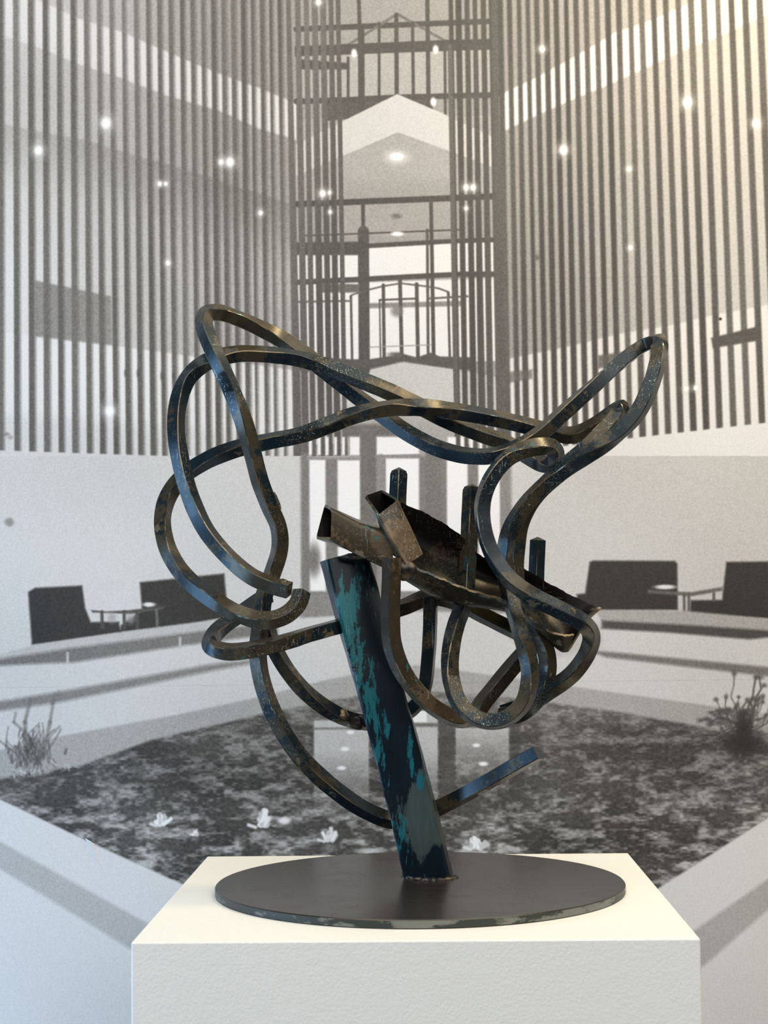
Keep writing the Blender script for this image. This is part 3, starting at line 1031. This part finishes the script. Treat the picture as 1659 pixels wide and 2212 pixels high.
barF = [(582, 1284, -.035), (555, 1301, -.03), (522, 1324, -.02), (485, 1350, 0), (460, 1376, .025), (458, 1398, .05), (495, 1408, .06), (550, 1402, .06),
        (610, 1388, .05), (670, 1370, .03), (735, 1352, 0), (800, 1335, -.03), (870, 1312, -.045), (930, 1290, -.05), (985, 1300, -.05), (1050, 1332, -.05),
        (1110, 1362, -.05), (1160, 1385, -.045)]



def rolls(bar, keys, default=45.0):
    """attach roll angles: keys are (px, py, angle), matched to the nearest control point"""
    idx, val = [], []
    for (x, y, a) in keys:
        i = min(range(len(bar)), key=lambda k: (bar[k][0] - x) ** 2 + (bar[k][1] - y) ** 2)
        idx.append(i)
        val.append(a)
    o = np.argsort(idx)
    al = np.interp(range(len(bar)), np.array(idx)[o], np.array(val, float)[o])
    return [(*b[:3], float(a)) for b, a in zip(bar, al)]


barA = rolls(barA, [(1163, 1626, 15), (960, 1738, 18), (850, 1772, 40), (650, 1636, 48), (568, 1480, 60), (557, 1410, 55), (590, 1235, 27), (602, 1140, 28), (562, 1040, 32),
                    (546, 980, 32), (528, 915, 42), (503, 850, 60), (476, 790, 52), (453, 738, 46), (446, 679, 40), (475, 675, 25), (520, 690, 15), (580, 718, 35), (640, 752, 62),
                    (700, 800, 30), (760, 848, 20), (820, 892, 30), (880, 935, 35), (940, 966, 32), (1000, 983, 26), (1060, 985, 20), (1165, 938, 22), (1220, 890, 18), (1290, 828, 8),
                    (1350, 775, -8), (1393, 745, 0), (1420, 785, 22), (1378, 890, 20), (1330, 940, 18), (1265, 985, 62), (1200, 1030, 66), (1125, 1130, 60), (1125, 1300, 45)])
barB = rolls(barB, [(540, 1243, 65), (445, 1145, 62), (391, 1000, 48), (380, 930, 58), (385, 870, 50), (408, 815, 30), (450, 780, 55), (510, 765, 30), (580, 766, 27), (650, 776, 20),
                    (720, 797, 55), (860, 855, 45), (920, 885, 45), (980, 915, 27), (1095, 958, 25), (1150, 967, 45), (1100, 988, 68), (1043, 1085, 75), (1046, 1145, 77), (1065, 1200, 70),
                    (1100, 1250, 64), (1150, 1288, 50), (1210, 1318, 42), (1256, 1343, 36), (1268, 1412, 45)])
barC = rolls(barC, [(575, 1340, 48), (520, 1328, 34), (460, 1295, 55), (400, 1245, 46), (362, 1185, 55), (351, 1120, 64), (367, 1065, 46), (400, 1025, 62), (450, 993, 50), (520, 967, 35),
                    (590, 952, 20), (650, 940, 26), (710, 918, 45), (770, 896, 32), (840, 882, 18), (910, 880, 46), (980, 888, 28), (1120, 915, 28), (1235, 940, 40), (1293, 942, 22),
                    (1245, 985, 18), (1190, 1035, 66), (1140, 1085, 65), (1107, 1135, 55), (1093, 1180, 32), (1102, 1290, 62), (1120, 1350, 68), (1138, 1410, 46), (1145, 1465, 40),
                    (1128, 1522, 22), (1085, 1556, 16), (1035, 1554, 15), (995, 1523, 25), (975, 1470, 28), (973, 1410, 40), (985, 1350, 48), (1019, 1045, 40)])
barL = rolls(barL, [(846, 1205, 52), (847, 1390, 54), (902, 1495, 68), (945, 1533, 72), (990, 1553, 70), (1047, 1513, 38), (1082, 1470, 35)])
barE = rolls(barE, [(930, 1290, 10), (918, 1480, 12), (760, 1555, 22), (655, 1490, 62), (588, 1390, 60)])
barF = rolls(barF, [(582, 1284, 30), (485, 1350, 32), (458, 1398, 35), (550, 1402, 23), (610, 1388, 18), (670, 1370, 12), (800, 1335, 12), (930, 1290, 45), (1050, 1332, 64)])
sweep('bent_bar', barA, BAR, BAR, M_BAR, edge=M_EDGE)
sweep('bent_bar', barB, BAR, BAR, M_BAR, edge=M_EDGE)
sweep('bent_bar', barC, BAR, BAR, M_BAR, dome=(0, 0.009), edge=M_EDGE)
sweep('bent_bar', barL, BAR * 1.05, BAR * 1.05, M_RUST, edge=M_EDGE)
sweep('bent_bar', barE, BAR * 0.95, BAR * 0.95, M_BAR, edge=M_EDGE)
sweep('bent_bar', barF, BAR, BAR, M_BAR, edge=M_EDGE)
sweep('stub_bar', [(862, 1010, -.035), (858, 1100, -.03), (855, 1170, -.02)], BAR, BAR, M_BAR, dome=(0.009, 0), edge=M_EDGE)
sweep('stub_bar', [(1162, 1160, -.05), (1159, 1230, -.05), (1157, 1290, -.045)], BAR * 0.93, BAR * 0.93, M_BAR, dome=(0.004, 0), edge=M_EDGE)

# leaning flat post
sweep('post', [(742, 1200, .004, -24), (790, 1375, .003, -12), (838, 1550, .002, 2), (885, 1725, .001, 10), (928, 1900, 0.0, 14)],
      0.049, 0.022, M_POST, step=0.006, cham=0.10, rough=0.0005, label='leaning rectangular post with turquoise patina')


def loft(name, loops, mat, thick, label=None, closed=True, sub=1):
    """skin rows of 3D points, then give the sheet a thickness"""
    nn = len(loops[0])
    verts = [p for lp in loops for p in lp]
    faces = []
    for i in range(len(loops) - 1):
        for k in range(nn if closed else nn - 1):
            faces.append((i * nn + k, i * nn + (k + 1) % nn, (i + 1) * nn + (k + 1) % nn, (i + 1) * nn + k))
    n_wall = len(faces)
    me = bpy.data.meshes.new(name)
    me.from_pydata([tuple(np.array(p) - BASE) for p in verts], [], faces)
    bm = bmesh.new()
    bm.from_mesh(me)
    bmesh.ops.recalc_face_normals(bm, faces=bm.faces)
    bmesh.ops.solidify(bm, geom=list(bm.faces), thickness=thick)
    bmesh.ops.recalc_face_normals(bm, faces=bm.faces)
    bm.to_mesh(me)
    bm.free()
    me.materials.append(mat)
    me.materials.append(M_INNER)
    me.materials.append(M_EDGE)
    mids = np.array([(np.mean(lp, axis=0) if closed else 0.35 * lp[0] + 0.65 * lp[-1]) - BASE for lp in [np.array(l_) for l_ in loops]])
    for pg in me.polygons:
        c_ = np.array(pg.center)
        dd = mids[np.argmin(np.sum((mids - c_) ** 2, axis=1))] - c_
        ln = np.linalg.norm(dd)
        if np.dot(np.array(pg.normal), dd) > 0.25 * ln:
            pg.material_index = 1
        if closed:
            ax0, ax1 = mids[1] - mids[0], mids[-1] - mids[-2]
            nn_ = np.array(pg.normal)
            if np.linalg.norm(c_ - mids[0]) < np.linalg.norm(c_ - mids[-1]):
                rim = np.dot(nn_, ax0) / np.linalg.norm(ax0) < -0.55 and np.dot(c_ - mids[0], ax0) / np.linalg.norm(ax0) < 0.02
            else:
                rim = np.dot(nn_, ax1) / np.linalg.norm(ax1) > 0.7
            if rim and pg.index >= 2 * n_wall:
                pg.material_index = 2
        elif pg.index >= 2 * n_wall:
            pg.material_index = 2
    me.polygons.foreach_set('use_smooth', [True] * len(me.polygons))
    me.set_sharp_from_angle(angle=math.radians(40))
    o = bpy.data.objects.new(name, me)
    C.objects.link(o)
    o.parent = sculpt
    if label:
        o['label'] = label
    return o


def round_loop(corners, per=6, rr=0.22):
    """rounded closed outline through corner points"""
    Pn = [np.array(c) for c in corners]
    out = []
    nC = len(Pn)
    for i in range(nC):
        a, b, c = Pn[i - 1], Pn[i], Pn[(i + 1) % nC]
        s, e = b + (a - b) * rr, b + (c - b) * rr
        for j in range(per):
            t = j / (per - 1)
            out.append((1 - t) ** 2 * s + 2 * t * (1 - t) * b + t * t * e)
    return out


def tube(name, stations, mat, thick=0.0030, per=6, rr=0.2, dens=8, label=None):
    st = [[P3(*c) for c in s] for s in stations]
    dense = []
    for i in range(len(st) - 1):
        for j in range(dens):
            t = j / dens
            dense.append([a + (b - a) * t for a, b in zip(st[i], st[i + 1])])
    dense.append(st[-1])
    loops = []
    for i, s in enumerate(dense):
        lp = round_loop(s, per, rr)
        loops.append([p + 0.0004 * np.array([wob(p, 150, 1), wob(p, 170, 4), wob(p, 140, 9)]) for p in lp])
    return loft(name, loops, mat, thick, label)


# short flattened tube resting on the post's head
tube('tube', [[(717, 1097, .040), (714, 1166, .040), (682, 1165, .010), (702, 1089, .008)],
              [(778, 1131, .036), (775, 1203, .036), (766, 1192, .004), (772, 1120, .004)],
              [(848, 1150, .034), (850, 1238, .034), (845, 1230, 0), (846, 1140, 0)]], M_RUST, rr=0.16)
# second tube, its mouth tipped up
tube('tube', [[(786, 1073, .018), (826, 1058, .004), (861, 1079, .036), (815, 1114, .048)],
              [(812, 1120, .020), (850, 1105, .000), (888, 1135, .034), (842, 1165, .052)],
              [(838, 1190, .020), (872, 1155, -.005), (916, 1196, .034), (876, 1222, .050)]], M_RUST, rr=0.14)

# torn open trough running to the right
trough = [  # back rim, back belly, keel, front rim
    [(866, 1084, -.020), (868, 1160, -.022), (872, 1252, .012), (893, 1226, .040)],
    [(930, 1113, -.028), (930, 1200, -.030), (925, 1284, .012), (945, 1247, .042)],
    [(990, 1152, -.032), (990, 1230, -.034), (985, 1307, .012), (1000, 1271, .042)],
    [(1034, 1196, -.034), (1040, 1255, -.034), (1045, 1314, .012), (1050, 1286, .040)],
    [(1126, 1224, -.036), (1115, 1280, -.034), (1110, 1328, .010), (1105, 1305, .036)],
    [(1200, 1268, -.036), (1190, 1325, -.032), (1180, 1380, .006), (1160, 1345, .034)],
    [(1250, 1294, -.036), (1240, 1345, -.026), (1214, 1410, .006), (1200, 1370, .030)],
    [(1298, 1317, -.034), (1268, 1345, -.015), (1228, 1408, .008), (1240, 1372, .026)]]
rows = []
cols = list(zip(*trough))
dense_cols = [catmull([P3(*q) for q in c], 0.006) for c in cols]
nr = 70
dense_cols = [np.array([np.array([np.interp(t, np.linspace(0, 1, len(dc)), dc[:, k]) for k in range(3)]) for t in np.linspace(0, 1, nr)]) for dc in dense_cols]
for i in range(nr):
    prof3 = catmull([dc[i] for dc in dense_cols], 1.0)
    fine = []
    base4 = [dc[i] for dc in dense_cols]
    Q = [2 * base4[0] - base4[1]] + base4 + [2 * base4[-1] - base4[-2]]
    for j in range(1, len(Q) - 2):
        for s in range(6):
            t = s / 6
            p0, p1, p2, p3 = Q[j - 1], Q[j], Q[j + 1], Q[j + 2]
            fine.append(0.5 * (2 * p1 + (p2 - p0) * t + (2 * p0 - 5 * p1 + 4 * p2 - p3) * t * t + (3 * p1 - p0 - 3 * p2 + p3) * t ** 3))
    fine.append(base4[-1])
    # ragged torn rims
    jag = 0.0016 * (wob((i * 0.9, 0, 0), 1.0, 2) + 0.6 * wob((i * 2.7, 0, 0), 1.0, 5))
    fine[0] = fine[0] + np.array([0, 0, jag])
    fine[1] = fine[1] + np.array([0, 0, jag * 0.5])
    fine[-1] = fine[-1] + np.array([0, 0, jag])
    rows.append([p + 0.0005 * np.array([wob(p, 120, 1), wob(p, 130, 4), wob(p, 110, 9)]) for p in fine])
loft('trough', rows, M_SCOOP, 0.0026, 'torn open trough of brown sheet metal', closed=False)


# welds
def lump(name, px, py, d, rx, ry, rz, seed, mat=M_WELD):
    c = P3(px, py, d)
    bm = bmesh.new()
    bmesh.ops.create_icosphere(bm, subdivisions=3, radius=1.0)
    vs = []
    for v_ in bm.verts:
        k = 1 + 0.16 * wob(v_.co, 5.0, seed) + 0.10 * wob(v_.co, 11.0, seed + 3)
        v_.co = Vector((v_.co.x * rx * k, v_.co.y * ry * k, v_.co.z * rz * k)) + Vector(c - BASE)
    me = bpy.data.meshes.new(name)
    bm.to_mesh(me)
    bm.free()
    me.materials.append(mat)
    me.polygons.foreach_set('use_smooth', [True] * len(me.polygons))
    o = bpy.data.objects.new(name, me)
    C.objects.link(o)
    o.parent = sculpt
    return o


lump('weld', 589, 1098, .036, .0080, .008, .016, 1, M_RUST)
lump('weld', 612, 1270, .066, .009, .009, .009, 2, M_RUST)
lump('weld', 735, 1546, -.018, .010, .009, .0085, 5)
lump('weld', 770, 1560, -.026, .011, .009, .0085, 6)
lump('weld', 872, 1230, .042, .013, .008, .012, 8)
lump('weld', 775, 1205, .018, .020, .012, .005, 4)
for k, (x, y) in enumerate(((886, 1897), (903, 1901), (919, 1902), (935, 1902), (951, 1902), (966, 1900), (978, 1896), (876, 1890))):
    p = at_z(x, y, ZT + DISC_T)
    lump('weld', x, y, YC - p[1], .0058, .004, .0034, 10 + k)

for o in list(sculpt.children):
    o.matrix_parent_inverse = Matrix.Identity(4)
